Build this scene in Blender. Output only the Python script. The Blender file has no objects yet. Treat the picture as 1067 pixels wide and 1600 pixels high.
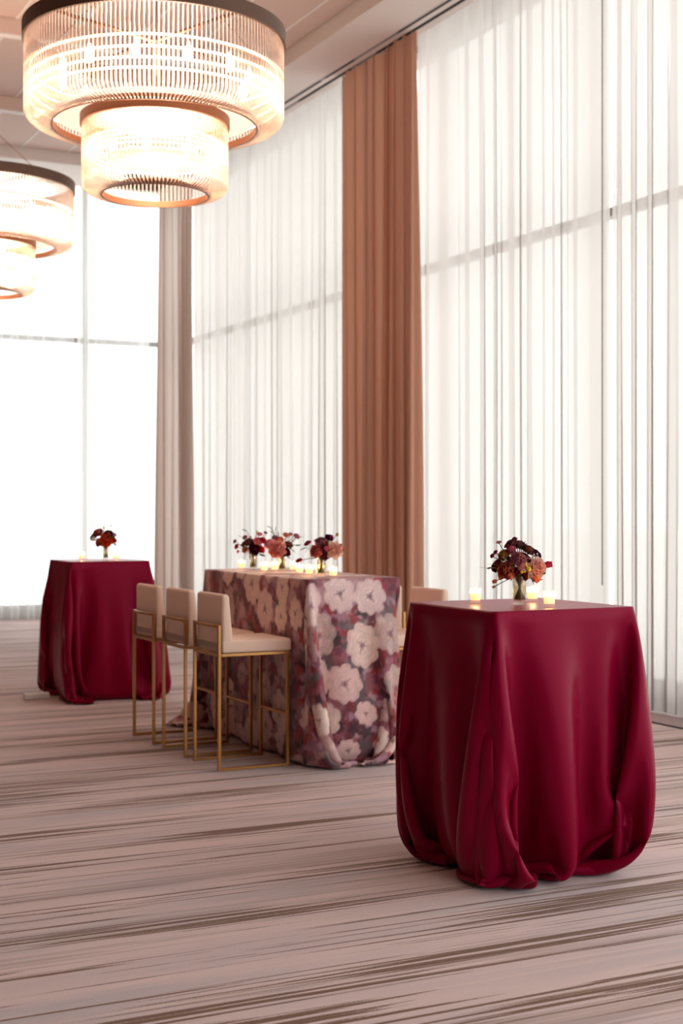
import bpy, bmesh, math, random
import numpy as np
from mathutils import Vector, Matrix
PI = math.pi
random.seed(7)
RNG = np.random.default_rng(11)
scn = bpy.context.scene
COL = scn.collection

# ------------------------------------------------------------------ camera, sky, exposure
YAW = math.radians(26.57)
SY, CY = math.sin(YAW), math.cos(YAW)
cam_d = bpy.data.cameras.new('camera'); cam = bpy.data.objects.new('camera', cam_d); COL.objects.link(cam)
cam.location = (0, 0, 1.445); cam.rotation_euler = (PI/2, 0, -YAW)
cam_d.sensor_fit = 'VERTICAL'; cam_d.sensor_height = 36; cam_d.sensor_width = 24; cam_d.lens = 50
cam_d.dof.use_dof = True; cam_d.dof.focus_distance = 5.5; cam_d.dof.aperture_fstop = 3.2
cam_d.clip_end = 300
scn.camera = cam
w = bpy.data.worlds.new('sky'); scn.world = w; w.use_nodes = True
wb = w.node_tree.nodes['Background']; wb.inputs[0].default_value = (1.0, 0.99, 0.985, 1); wb.inputs[1].default_value = 2.0
scn.view_settings.view_transform = 'Standard'; scn.view_settings.look = 'None'
scn.view_settings.exposure = 0.56; scn.view_settings.gamma = 1; scn.view_settings.use_curve_mapping = False
cy = scn.cycles
cy.max_bounces = 8; cy.diffuse_bounces = 4; cy.glossy_bounces = 3; cy.transmission_bounces = 6; cy.transparent_max_bounces = 40
cy.caustics_reflective = False; cy.caustics_refractive = False; cy.sample_clamp_indirect = 6.0
cy.use_denoising = True
CHAND_W = 50.0        # each chandelier drum's bulbs

def portal(name, loc, rot, sx, sy):
    l = bpy.data.lights.new(name, 'AREA'); l.shape = 'RECTANGLE'; l.size = sx; l.size_y = sy; l.cycles.is_portal = True
    o = bpy.data.objects.new(name, l); COL.objects.link(o); o.location = loc; o.rotation_euler = rot
portal('window_portal', (7.02, 7.5, 2.95), (0, PI/2, 0), 5.9, 23)       # emits towards -X
portal('window_portal', (4.55, -4.3, 2.95), (PI/2, 0, 0), 4.8, 5.9)       # added near-wall window, towards +Y
portal('window_portal', (5.02, 19.25, 2.95), (-PI/2, 0, 0), 3.8, 5.9)     # emits towards -Y

# ------------------------------------------------------------------ helpers
def lin(c):
    return tuple(((v/255)/12.92 if v/255 <= .04045 else ((v/255+.055)/1.055)**2.4) for v in c) + (1,)

def mat(name, rgb, rough=.6, metal=0, sheen=0, emis=None, estr=0, spec=.5, noise=0, nscale=40, bump=0, coat=0, sub=None):
    m = bpy.data.materials.new(name); m.use_nodes = True; nt = m.node_tree; b = nt.nodes['Principled BSDF']
    b.inputs['Base Color'].default_value = lin(rgb); b.inputs['Roughness'].default_value = rough
    b.inputs['Metallic'].default_value = metal; b.inputs['Specular IOR Level'].default_value = spec
    if sheen: b.inputs['Sheen Weight'].default_value = sheen
    if coat: b.inputs['Coat Weight'].default_value = coat
    if emis: b.inputs['Emission Color'].default_value = lin(emis); b.inputs['Emission Strength'].default_value = estr
    if noise or bump:
        tc = nt.nodes.new('ShaderNodeTexCoord'); n = nt.nodes.new('ShaderNodeTexNoise'); n.inputs['Scale'].default_value = nscale; n.inputs['Detail'].default_value = 4
        nt.links.new(tc.outputs['Object'], n.inputs['Vector'])
        if noise:
            mx = nt.nodes.new('ShaderNodeMixRGB'); mx.blend_type = 'MULTIPLY'; mx.inputs[0].default_value = 1
            mr = nt.nodes.new('ShaderNodeMapRange'); mr.inputs['From Min'].default_value = .3; mr.inputs['From Max'].default_value = .7
            mr.inputs['To Min'].default_value = 1-noise; mr.inputs['To Max'].default_value = 1+noise*.4
            nt.links.new(n.outputs['Fac'], mr.inputs['Value']); mx.inputs[1].default_value = lin(rgb); nt.links.new(mr.outputs[0], mx.inputs[2])
            nt.links.new(mx.outputs[0], b.inputs['Base Color'])
        if bump:
            bp = nt.nodes.new('ShaderNodeBump'); bp.inputs['Strength'].default_value = bump; bp.inputs['Distance'].default_value = .002
            nt.links.new(n.outputs['Fac'], bp.inputs['Height']); nt.links.new(bp.outputs[0], b.inputs['Normal'])
    return m

def glassy(name, rgb, transp=.8, gloss_rough=.05, refr=0.0, ior=1.45, tint=None, frost=0.0):
    """clear glass as a mix of see-through, mirror and (thick pieces) refraction"""
    m = bpy.data.materials.new(name); m.use_nodes = True; nt = m.node_tree
    for n in list(nt.nodes): nt.nodes.remove(n)
    out = nt.nodes.new('ShaderNodeOutputMaterial'); t = nt.nodes.new('ShaderNodeBsdfTransparent'); g = nt.nodes.new('ShaderNodeBsdfGlossy')
    t.inputs[0].default_value = lin(tint or rgb); g.inputs[0].default_value = lin(rgb); g.inputs['Roughness'].default_value = gloss_rough
    # Schlick reflectance from the absolute angle: the same on both sides of a thin wall
    ge = nt.nodes.new('ShaderNodeNewGeometry'); dt = nt.nodes.new('ShaderNodeVectorMath'); dt.operation = 'DOT_PRODUCT'
    nt.links.new(ge.outputs['Incoming'], dt.inputs[0]); nt.links.new(ge.outputs['Normal'], dt.inputs[1])
    ab = nt.nodes.new('ShaderNodeMath'); ab.operation = 'ABSOLUTE'; nt.links.new(dt.outputs['Value'], ab.inputs[0])
    om = nt.nodes.new('ShaderNodeMath'); om.operation = 'SUBTRACT'; om.inputs[0].default_value = 1; om.use_clamp = True; nt.links.new(ab.outputs[0], om.inputs[1])
    pw = nt.nodes.new('ShaderNodeMath'); pw.operation = 'POWER'; pw.inputs[1].default_value = 5; nt.links.new(om.outputs[0], pw.inputs[0])
    f0 = ((ior-1)/(ior+1))**2
    lw = nt.nodes.new('ShaderNodeMath'); lw.operation = 'MULTIPLY_ADD'; lw.inputs[1].default_value = 1-f0; lw.inputs[2].default_value = f0; nt.links.new(pw.outputs[0], lw.inputs[0])
    mx = nt.nodes.new('ShaderNodeMixShader')
    mr = nt.nodes.new('ShaderNodeMapRange'); mr.inputs['To Min'].default_value = 1-transp; mr.inputs['To Max'].default_value = 1
    nt.links.new(lw.outputs[0], mr.inputs['Value']); nt.links.new(mr.outputs[0], mx.inputs[0])
    nt.links.new(t.outputs[0], mx.inputs[1]); nt.links.new(g.outputs[0], mx.inputs[2])
    last = mx
    if refr:
        r = nt.nodes.new('ShaderNodeBsdfRefraction'); r.inputs[0].default_value = lin(rgb); r.inputs['IOR'].default_value = ior; r.inputs['Roughness'].default_value = .08
        m2 = nt.nodes.new('ShaderNodeMixShader'); m2.inputs[0].default_value = refr
        nt.links.new(mx.outputs[0], m2.inputs[1]); nt.links.new(r.outputs[0], m2.inputs[2]); last = m2
    if frost:
        r = nt.nodes.new('ShaderNodeBsdfTranslucent'); r.inputs[0].default_value = lin(rgb)
        m2 = nt.nodes.new('ShaderNodeMixShader'); m2.inputs[0].default_value = frost
        nt.links.new(last.outputs[0], m2.inputs[1]); nt.links.new(r.outputs[0], m2.inputs[2]); last = m2
    nt.links.new(last.outputs[0], out.inputs[0])
    return m

def sheer_mat(name, rgb, see=.3, trans=.6, wscale=700):
    """woven voile: more see-through face on, more solid at a glancing angle (two threads deep)"""
    m = bpy.data.materials.new(name); m.use_nodes = True; nt = m.node_tree
    for n in list(nt.nodes): nt.nodes.remove(n)
    out = nt.nodes.new('ShaderNodeOutputMaterial'); t = nt.nodes.new('ShaderNodeBsdfTransparent')
    d = nt.nodes.new('ShaderNodeBsdfDiffuse'); tr = nt.nodes.new('ShaderNodeBsdfTranslucent')
    d.inputs[0].default_value = lin(rgb); tr.inputs[0].default_value = lin(rgb)
    cl = nt.nodes.new('ShaderNodeMixShader'); cl.inputs[0].default_value = trans
    nt.links.new(d.outputs[0], cl.inputs[1]); nt.links.new(tr.outputs[0], cl.inputs[2])
    if see > 0:
        g = nt.nodes.new('ShaderNodeNewGeometry'); dt = nt.nodes.new('ShaderNodeVectorMath'); dt.operation = 'DOT_PRODUCT'
        nt.links.new(g.outputs['Incoming'], dt.inputs[0]); nt.links.new(g.outputs['Normal'], dt.inputs[1])
        ab = nt.nodes.new('ShaderNodeMath'); ab.operation = 'ABSOLUTE'; nt.links.new(dt.outputs['Value'], ab.inputs[0])
        mxm = nt.nodes.new('ShaderNodeMath'); mxm.operation = 'MAXIMUM'; mxm.inputs[1].default_value = .30; nt.links.new(ab.outputs[0], mxm.inputs[0])
        iv = nt.nodes.new('ShaderNodeMath'); iv.operation = 'DIVIDE'; iv.inputs[0].default_value = 1; nt.links.new(mxm.outputs[0], iv.inputs[1])
        pw = nt.nodes.new('ShaderNodeMath'); pw.operation = 'POWER'; pw.inputs[0].default_value = see; nt.links.new(iv.outputs[0], pw.inputs[1])
        mr = nt.nodes.new('ShaderNodeMath'); mr.operation = 'SUBTRACT'; mr.inputs[0].default_value = 1; nt.links.new(pw.outputs[0], mr.inputs[1])
        mx = nt.nodes.new('ShaderNodeMixShader'); nt.links.new(mr.outputs[0], mx.inputs[0])
        nt.links.new(t.outputs[0], mx.inputs[1]); nt.links.new(cl.outputs[0], mx.inputs[2]); nt.links.new(mx.outputs[0], out.inputs[0])
    else:
        nt.links.new(cl.outputs[0], out.inputs[0])
    return m

def link(o, parent=None):
    COL.objects.link(o)
    if parent is not None: o.parent = parent
    return o
def mesh(name, V, F, mats, parent=None, smooth=True, fm=None, loc=None):
    me = bpy.data.meshes.new(name); me.from_pydata([tuple(v) for v in V], [], [tuple(f) for f in F])
    for m in (mats if isinstance(mats, (list, tuple)) else [mats]): me.materials.append(m)
    if smooth: me.polygons.foreach_set('use_smooth', [True]*len(me.polygons))
    if fm is not None: me.polygons.foreach_set('material_index', list(fm))
    me.update(); o = bpy.data.objects.new(name, me)
    if loc is not None: o.location = loc
    return link(o, parent)
def bmobj(name, bm, m, parent=None, loc=None, smooth=False):
    me = bpy.data.meshes.new(name); bmesh.ops.recalc_face_normals(bm, faces=bm.faces[:]); bm.to_mesh(me); bm.free()
    for x in (m if isinstance(m, (list, tuple)) else [m]): me.materials.append(x)
    if smooth: me.polygons.foreach_set('use_smooth', [True]*len(me.polygons))
    o = bpy.data.objects.new(name, me)
    if loc is not None: o.location = loc
    return link(o, parent)
def box_bm(x0, x1, y0, y1, z0, z1, bev=0, seg=1, bm=None):
    b = bmesh.new(); r = bmesh.ops.create_cube(b, size=1)
    for v in b.verts: v.co = Vector(((x0+x1)/2+v.co.x*(x1-x0), (y0+y1)/2+v.co.y*(y1-y0), (z0+z1)/2+v.co.z*(z1-z0)))
    if bev: bmesh.ops.bevel(b, geom=b.edges[:], offset=bev, segments=seg, profile=.6, affect='EDGES')
    if bm is not None:
        me = bpy.data.meshes.new('t'); b.to_mesh(me); b.free(); bm.from_mesh(me); bpy.data.meshes.remove(me); return bm
    return b
def box(name, x0, x1, y0, y1, z0, z1, m, parent=None, bev=0, seg=1, smooth=False):
    return bmobj(name, box_bm(x0, x1, y0, y1, z0, z1, bev, seg), m, parent, smooth=smooth)
def tube_vf(path, r, n=6, cap=True):
    """tube along a list of points; r a number or a list"""
    path = [Vector(p) for p in path]; V = []; F = []; k = len(path)
    rs = r if isinstance(r, (list, tuple)) else [r]*k
    up = Vector((0, 0, 1)); t0 = (path[1]-path[0]).normalized()
    if abs(t0.dot(up)) > .9: up = Vector((1, 0, 0))
    a = t0.cross(up).normalized()
    for i, p in enumerate(path):
        t = (path[min(i+1, k-1)]-path[max(i-1, 0)]).normalized()
        a = (a - t*a.dot(t)).normalized(); b = t.cross(a)
        for j in range(n):
            q = 2*PI*j/n; V.append(p+(a*math.cos(q)+b*math.sin(q))*rs[i])
    for i in range(k-1):
        for j in range(n):
            F.append((i*n+j, i*n+(j+1) % n, (i+1)*n+(j+1) % n, (i+1)*n+j))
    if cap: F.append(tuple(range(n-1, -1, -1))); F.append(tuple((k-1)*n+j for j in range(n)))
    return V, F
def lathe_vf(prof, n=24, closed=False):
    V = []; F = []; k = len(prof)
    for (r, z) in prof:
        for j in range(n):
            q = 2*PI*j/n; V.append((r*math.cos(q), r*math.sin(q), z))
    for i in range(k if closed else k-1):
        i2 = (i+1) % k
        for j in range(n): F.append((i*n+j, i*n+(j+1) % n, i2*n+(j+1) % n, i2*n+j))
    return V, F
def tag(o, label=None, cat=None, group=None, kind=None):
    if label: o['label'] = label
    if cat: o['category'] = cat
    if group: o['group'] = group
    if kind: o['kind'] = kind
    return o
def empty(name, loc, rz=0, **k):
    o = bpy.data.objects.new(name, None); COL.objects.link(o); o.location = loc; o.rotation_euler = (0, 0, rz); o.empty_display_size = .1
    return tag(o, **k)
def copy_tree(o, parent=None):
    c = o.copy(); COL.objects.link(c)
    if parent is not None: c.parent = parent
    for ch in o.children: copy_tree(ch, c)
    return c
def smooth01(a, b, t):
    x = np.clip((t-a)/(b-a), 0, 1); return x*x*(3-2*x)

# ------------------------------------------------------------------ materials
M = {}
M['ceiling_white'] = mat('ceiling_white', (236, 226, 222), .8)
M['ceiling_tile'] = mat('ceiling_tile', (222, 198, 188), .9, noise=.03, nscale=120)
M['t_bar'] = mat('t_bar', (240, 234, 230), .6)
M['plaster'] = mat('plaster', (222, 214, 206), .85)
M['wall_tan'] = mat('wall_tan', (104, 82, 70), .8)
M['black'] = mat('slot_black', (18, 18, 20), .8)
M['grey_blank'] = mat('grey_blank', (140, 142, 148), .6)
M['alu'] = mat('window_frame_grey', (150, 146, 146), .4, metal=.3)
M['glass'] = glassy('window_glass', (255, 255, 255), .97, .02, ior=1.3, tint=(250, 253, 252))
M['sheer'] = sheer_mat('sheer_white', (212, 204, 200), .20, .63)
M['sheer_back'] = sheer_mat('thin_sheer_white', (252, 250, 248), .62, .85)  # same voile made paler and clearer to imitate the back windows' glare
M['drape'] = sheer_mat('terracotta_drape', (218, 172, 150), 0, .10)
M['drape_taupe'] = sheer_mat('taupe_drape', (224, 208, 200), 0, .30)  # same fabric as the terracotta drape, with window light put into the colour
M['brass'] = mat('brushed_brass', (190, 140, 88), .32, metal=1, noise=.08, nscale=60)
M['bronze'] = mat('bronze', (100, 72, 58), .5, metal=.4)
M['bronze_warm'] = mat('bronze_warm', (150, 96, 66), .45, metal=.5)
M['upholstery'] = mat('peach_upholstery', (252, 218, 198), .75, sheen=.2, noise=.06, nscale=350, bump=.3)
M['led'] = mat('led_ring', (255, 230, 200), .5, emis=(255, 214, 176), estr=5)  # glow imitating bulb light that the rods spread into streaks
M['bulb'] = mat('bulb', (255, 230, 200), .5, emis=(255, 216, 178), estr=6)
M['diffuser'] = mat('frosted_diffuser', (250, 220, 190), .6, emis=(255, 226, 200), estr=.8)
M['rod'] = glassy('glass_rod', (255, 247, 242), .80, .08, refr=.34, ior=1.3, tint=(255, 250, 247))
M['clear_glass'] = glassy('clear_glass', (255, 255, 255), .97, .05, ior=1.10, frost=.16)
M['cut_glass'] = glassy('cut_glass', (255, 255, 255), .93, .08, refr=.15, ior=1.2, tint=(250, 247, 240))
M['water'] = glassy('vase_water', (245, 245, 235), .96, .02, ior=1.15, tint=(240, 240, 222))
M['wax'] = mat('candle_wax', (255, 235, 205), .5, emis=(255, 184, 120), estr=1.3)  # emission imitates the flame's light soaking through the wax
M['flame'] = mat('candle_flame', (255, 230, 180), .5, emis=(255, 216, 150), estr=14)
M['stem'] = mat('green_stem', (128, 124, 66), .6)
M['leaf'] = mat('green_leaf', (56, 80, 40), .5)
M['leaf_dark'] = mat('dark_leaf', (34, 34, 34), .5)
M['grass'] = mat('pale_grass', (150, 140, 110), .7)
M['terrace'] = mat('terrace_paving', (240, 240, 238), .9, noise=.04, nscale=2)
M['facade'] = mat('pale_facade', (226, 224, 222), .9)
M['facade_glass'] = mat('facade_window', (150, 165, 172), .2)
M['terracotta'] = mat('terracotta_pot', (150, 84, 66), .8)
M['grey_metal'] = mat('grey_metal', (120, 126, 124), .6)
M['white_paper'] = mat('white_paper', (246, 246, 244), .7)

def satin(name, rgb, rgb2):
    m = bpy.data.materials.new(name); m.use_nodes = True; nt = m.node_tree; b = nt.nodes['Principled BSDF']
    tc = nt.nodes.new('ShaderNodeTexCoord'); n = nt.nodes.new('ShaderNodeTexNoise'); n.inputs['Scale'].default_value = 260; n.inputs['Detail'].default_value = 3
    nt.links.new(tc.outputs['Object'], n.inputs['Vector'])
    mx = nt.nodes.new('ShaderNodeMixRGB'); mx.inputs[1].default_value = lin(rgb); mx.inputs[2].default_value = lin(rgb2)
    nt.links.new(n.outputs['Fac'], mx.inputs[0]); nt.links.new(mx.outputs[0], b.inputs['Base Color'])
    bp = nt.nodes.new('ShaderNodeBump'); bp.inputs['Strength'].default_value = .12; bp.inputs['Distance'].default_value = .0015
    nt.links.new(n.outputs['Fac'], bp.inputs['Height']); nt.links.new(bp.outputs[0], b.inputs['Normal'])
    b.inputs['Roughness'].default_value = .34; b.inputs['Specular IOR Level'].default_value = .32
    b.inputs['Specular Tint'].default_value = lin((255, 120, 160))
    b.inputs['Sheen Weight'].default_value = .08; b.inputs['Sheen Tint'].default_value = lin((230, 90, 130)); b.inputs['Sheen Roughness'].default_value = .4
    return m
M['satin'] = satin('crimson_satin', (122, 0, 34), (138, 2, 46))

def carpet_mat():
    m = bpy.data.materials.new('streaked_carpet'); m.use_nodes = True; nt = m.node_tree; N = nt.nodes; L = nt.links
    b = N['Principled BSDF']; b.inputs['Roughness'].default_value = .85; b.inputs['Specular IOR Level'].default_value = .25
    b.inputs['Sheen Weight'].default_value = .35; b.inputs['Sheen Roughness'].default_value = .35
    tc = N.new('ShaderNodeTexCoord')
    def noise(sx, sy, off=0, detail=3, rough=.5, scale=1, dist=0):
        mp = N.new('ShaderNodeMapping'); mp.inputs['Scale'].default_value = (sx, sy, 1); mp.inputs['Location'].default_value = (off, off*1.7, 0)
        L.new(tc.outputs['Object'], mp.inputs[0]); n = N.new('ShaderNodeTexNoise'); n.inputs['Scale'].default_value = scale; n.inputs['Detail'].default_value = detail
        n.inputs['Roughness'].default_value = rough; n.inputs['Distortion'].default_value = dist; L.new(mp.outputs[0], n.inputs['Vector']); return n.outputs['Fac']
    def rng(v, a, bb, c=0, d=1):
        r = N.new('ShaderNodeMapRange'); r.inputs['From Min'].default_value = a; r.inputs['From Max'].default_value = bb; r.inputs['To Min'].default_value = c; r.inputs['To Max'].default_value = d
        L.new(v, r.inputs['Value']); return r.outputs[0]
    def mul(a, bb):
        n = N.new('ShaderNodeMath'); n.operation = 'MULTIPLY'; L.new(a, n.inputs[0])
        if isinstance(bb, float): n.inputs[1].default_value = bb
        else: L.new(bb, n.inputs[1])
        return n.outputs[0]
    def add(a, bb):
        n = N.new('ShaderNodeMath'); n.operation = 'ADD'; L.new(a, n.inputs[0]); L.new(bb, n.inputs[1]); return n.outputs[0]
    def mix(f, a, bb):
        n = N.new('ShaderNodeMixRGB'); L.new(f, n.inputs[0])
        for i, c in ((1, a), (2, bb)):
            if isinstance(c, tuple): n.inputs[i].default_value = lin(c)
            else: L.new(c, n.inputs[i])
        return n.outputs[0]
    base = mix(rng(noise(.5, 4, 3, 3), .4, .6), (226, 200, 197), (212, 190, 189))
    base = mix(rng(noise(.7, 3, 9, 4, .6), .52, .64, 0, .55), base, (186, 176, 182))      # bluish grey clouds
    fine = noise(.48, 36, 21, 4, .6)
    broad = noise(.34, 3.6, 33, 2, .5)
    thr = add(mul(broad, .48), mul(fine, .72))
    grain = noise(240, 240, 5, 1)
    thr2 = add(thr, rng(grain, .3, .7, -.012, .012))
    streak = rng(thr2, .652, .664)
    base = mix(mul(streak, 1.0), base, (112, 66, 28))
    fine2 = noise(.5, 44, 71, 4, .6); broad2 = noise(.35, 3.5, 57, 2, .5)
    streak2 = rng(add(mul(fine2, .5), mul(broad2, .6)), .60, .63)
    base = mix(mul(streak2, .45), base, (158, 130, 118))
    fine3 = noise(.5, 34, 91, 2, .5)
    base = mix(rng(fine3, .62, .66, 0, .35), base, (240, 214, 202))
    base = mix(rng(grain, .35, .7, 0, .16), base, (140, 116, 110))
    L.new(base, b.inputs['Base Color'])
    bp = N.new('ShaderNodeBump'); bp.inputs['Strength'].default_value = .35; bp.inputs['Distance'].default_value = .003
    L.new(grain, bp.inputs['Height']); L.new(bp.outputs[0], b.inputs['Normal'])
    return m
M['carpet'] = carpet_mat()
M['border_carpet'] = mat('border_carpet', (176, 158, 158), .9, noise=.1, nscale=200)

# ------------------------------------------------------------------ room shell
XW, YW, XL, YN = 6.95, 19.15, -6.0, -4.0
ZS, ZT = 5.84, 5.99            # soffit and tray ceiling heights
SX, SYB = 5.78, 17.63          # inner edges of the soffit
fl = box('floor', XL, XW+.05, YN, YW+.05, -.12, 0, M['carpet']); tag(fl, kind='structure')
tr = box('trim_1', 6.255, 6.28, YN, 18.5, -.01, .006, M['black']); tag(tr, kind='structure')
tr = box('trim_2', 6.28, 6.93, YN, YW-.02, -.01, .003, M['border_carpet']); tag(tr, kind='structure')
tag(box('wall_left', XL-.2, XL, YN, YW, 0, 6.2, M['wall_tan']), kind='structure')
tag(box('wall_near', XL, 2.2, YN-.2, YN, 0, 6.2, M['wall_tan']), kind='structure')
tag(box('baseboard_right', 6.86, 6.95, YN, YW, 0, .16, M['alu'], bev=.01), kind='structure')
tag(box('baseboard_back', 3.2, 6.86, YW-.09, YW, 0, .16, M['alu'], bev=.01), kind='structure')

# ceiling: slab, soffit along the two window walls, beams, panels with T bars between them
ce = box('ceiling', XL-.1, XW+.4, YN-.1, YW+.4, 6.05, 6.25, M['ceiling_white']); tag(ce, kind='structure')
box('soffit', SX, 6.50, YN, YW-.55, ZS, 6.05, M['ceiling_white'], ce)
box('soffit', XL, 6.50, SYB, YW-.42, ZS, 6.05, M['ceiling_white'], ce)
BEAMS = [15.53, 13.05, 10.57, 8.09, 5.61]
bprev = SYB
px0 = 1.43
xs = [5.78, 5.53] + [5.53-.587*k for k in range(1, 8)]
for i, by in enumerate(BEAMS):
    b = box('ceiling_beam', XL, SX, by, by+.09, ZS, 6.05, M['ceiling_tile'], ce)
    box('ceiling_trim', xs[-1], SX, by-.004, by+.094, ZS-.012, ZS-.001, M['t_bar'], ce)
    ylo, yhi = by+.09, bprev
    for k in range(len(xs)-1):
        box('ceiling_panel', xs[k+1]+.012, xs[k]-.012, ylo+.01, yhi-.01, ZT, ZT+.02, M['ceiling_tile'], ce, bev=.003)
    for k in range(1, len(xs)):
        box('ceiling_bar', xs[k]-.013, xs[k]+.013, ylo, yhi, ZT-.004, ZT+.022, M['t_bar'], ce)
    bprev = by
box('ceiling_panel', XL, xs[-1]-.012, BEAMS[-1], SYB, ZT, ZT+.02, M['ceiling_tile'], ce)
box('ceiling_panel', XL, SX, YN, BEAMS[-1], ZT, ZT+.02, M['ceiling_tile'], ce)
# linear diffuser: two slots with blanked-off lengths
ld = empty('ceiling_vent', (6.34, 12, ZS), label='long two-slot linear air diffuser in the white ceiling strip beside the curtains', cat='vent')
def at_ld(o): o.location = (-6.34, -12, -ZS); o.parent = ld; return o
at_ld(box('frame', 6.262, 6.270, 6, 17.4, ZS-.006, ZS-.0005, M['ceiling_white']))
at_ld(box('frame', 6.412, 6.420, 6, 17.4, ZS-.006, ZS-.0005, M['ceiling_white']))
for xx, segs in ((6.275, [(6, 11.43, 1), (11.43, 12.30, 0), (12.30, 12.95, 1), (12.95, 13.05, 0), (13.05, 13.95, 1), (13.95, 15.4, 0), (15.4, 17.4, 1)]),
                 (6.375, [(6, 12.03, 1), (12.03, 12.57, 0), (12.57, 13.8, 1), (13.8, 14.6, 0), (14.6, 17.4, 1)])):
    for a, b_, dark in segs:
        at_ld(box('slot' if dark else 'blank', xx, xx+.032, a+.004, b_-.004, ZS-.004 if dark else ZS-.003, ZS-.0004, M['black'] if dark else M['grey_blank']))

# windows: frames and panes in two walls, plus an unseen one added for light
ZTR = 3.80
def window(name, along, pos, a0, a1, mulls, z1=6.0, mw=.035):
    wr = empty(name, (pos, (a0+a1)/2, 0) if along == 'y' else ((a0+a1)/2, pos, 0)); tag(wr, kind='structure')
    ox, oy = wr.location.x, wr.location.y
    def bx(nm, u0, u1, z0, z1_, m, d0=-.05, d1=.05):
        if along == 'y': o = box(nm, pos+d0-ox, pos+d1-ox, u0-oy, u1-oy, z0, z1_, m, wr)
        else: o = box(nm, u0-ox, u1-ox, pos+d0-oy, pos+d1-oy, z0, z1_, m, wr)
        return o
    edges = [a0]+mulls+[a1]
    for u in edges: bx('mullion', u-mw, u+mw, .12, z1, M['alu'], -min(.05, mw*1.5), min(.05, mw*1.5))
    for k in range(len(edges)-1):
        u0, u1 = edges[k]+mw, edges[k+1]-mw
        bx('transom', u0, u1, ZTR-.035, ZTR+.035, M['alu'])
        bx('window_sill', u0, u1, .12, .19, M['alu'])
        bx('window_head', u0, u1, z1-.07, z1, M['alu'])
        bx('pane', u0, u1, .19, ZTR-.035, M['glass'], -.004, .004)
        bx('pane', u0, u1, ZTR+.035, z1-.07, M['glass'], -.004, .004)
window('window_1', 'y', 6.93, YN, 19.0, [-1.9, 1.8, 5.5, 9.18, 12.88, 16.5], mw=.008)
window('window_3', 'x', YN-.1, 2.2, 6.9, [4.5])  # unseen, added behind the camera to light the front faces
window('window_2', 'x', 19.1, 3.2, 6.85, [5.6])
tag(box('wall_back', XL, 3.2, YW-.15, YW+.05, 0, 6.2, M['wall_tan']), kind='structure')  # unseen; extended to keep back-window light off the near cloth's left side

# outside: terrace, far pale building, two planters
gr = box('terrace', -40, 70, -30, 90, -.5, -.15, M['terrace']); tag(gr, kind='structure')
# ------------------------------------------------------------------ curtains
def curtain(name, m, p0, p1, normal, z0, z1, folds, amp, fold_w=.6, seed=0, lean=0, rows=14, label=None, group=None, cat='curtain', per=9, gather=0.0, hem=None):
    """pleated cloth hanging from p0 to p1 (plan points), pleats out along normal"""
    r = np.random.default_rng(seed)
    p0 = np.array(p0, float); p1 = np.array(p1, float); n = np.array(normal, float); L = np.linalg.norm(p1-p0); t = (p1-p0)/L
    K = int(folds*per)+1; u = np.linspace(0, folds, K)
    wv = np.cumsum(np.clip(np.exp(r.normal(0, .62, folds)), .3, 3)); wv = np.concatenate([[0], wv])/wv[-1]*L
    am = r.uniform(.45, 1.25, folds+1); ov = r.uniform(.15, 1.0, folds+1)*fold_w; ph = r.uniform(-.5, .5, folds+1)
    idx = np.minimum(u.astype(int), folds-1); fr = u-idx
    base = wv[idx]+(wv[idx+1]-wv[idx])*fr; wid = (wv[idx+1]-wv[idx])
    a = am[idx]*(1-fr)+am[idx+1]*fr; o_ = ov[idx]*(1-fr)+ov[idx+1]*fr
    V = []; zs = np.linspace(0, 1, rows)
    dr = r.normal(0, 1, (4, folds+1))
    for k, zz in enumerate(zs):
        z = z1+(z0-z1)*zz
        # slow wander of each pleat with height
        wd = sum(dr[j][idx]*(1-fr)+dr[j][idx+1]*fr for j in range(1))*.02*math.sin(zz*2.4) + (dr[1][idx]*(1-fr)+dr[1][idx+1]*fr)*.018*zz
        am2 = a*(1+.25*np.sin(3*zz+dr[2][idx]))*(.7+.45*zz)
        s = base+wid*o_*.55*np.sin(4*PI*fr)*(.5+.6*zz)+wd+lean*zz
        s = s*(1-gather*zz)+gather*zz*L*.5
        d = amp*am2*np.sin(2*PI*fr+.4*dr[3][idx]*0)+.010*np.sin(1.1*u+1.2*zz)+.004*np.sin(4*u+2*zz)
        for i in range(K):
            q = p0+t*s[i]+n*d[i]; V.append((q[0], q[1], z))
    F = []
    for k in range(rows-1):
        for i in range(K-1):
            F.append((k*K+i, k*K+i+1, (k+1)*K+i+1, (k+1)*K+i))
    o = mesh(name, V, F, m)
    if label: tag(o, label, cat, group)
    return o
ZC = 5.98
XC, YC = 6.60, 18.85
nx = (-1, 0)
g_s = 'white sheer curtain panels along the windows'
curtain('sheer_curtain', M['sheer'], (XC, 5.2), (XC, 8.63), nx, .015, ZC, 14, .020, .42, 3, label='sheer white curtain panel at the right edge, behind the near crimson table', group=g_s)
curtain('sheer_curtain', M['sheer'], (XC+.03, 8.72), (XC+.03, 11.66), nx, .015, ZC, 17, .018, .42, 24, label='sheer white curtain panel between the terracotta drape and the narrow panel gap', group=g_s)
curtain('sheer_curtain', M['sheer'], (XC+.02, 12.95), (XC+.02, 17.6), nx, .015, ZC, 21, .020, .42, 45, label='sheer white curtain panel left of the terracotta drape, behind the floral bar table', group=g_s)
curtain('terracotta_drape', M['drape'], (XC-.17, 11.32), (XC-.17, 12.86), nx, .012, ZC, 9, .085, .75, 31, rows=20, per=16, label='full-length terracotta brown drape between two sheer curtain panels', cat='drape')
curtain('taupe_drape', M['drape_taupe'], (XC-.10, 17.3), (XC-.10, 18.55), nx, .012, ZC, 7, .07, .7, 5, rows=16, per=12, label='full-length taupe drape gathered in the far corner of the room', cat='drape')
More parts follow.
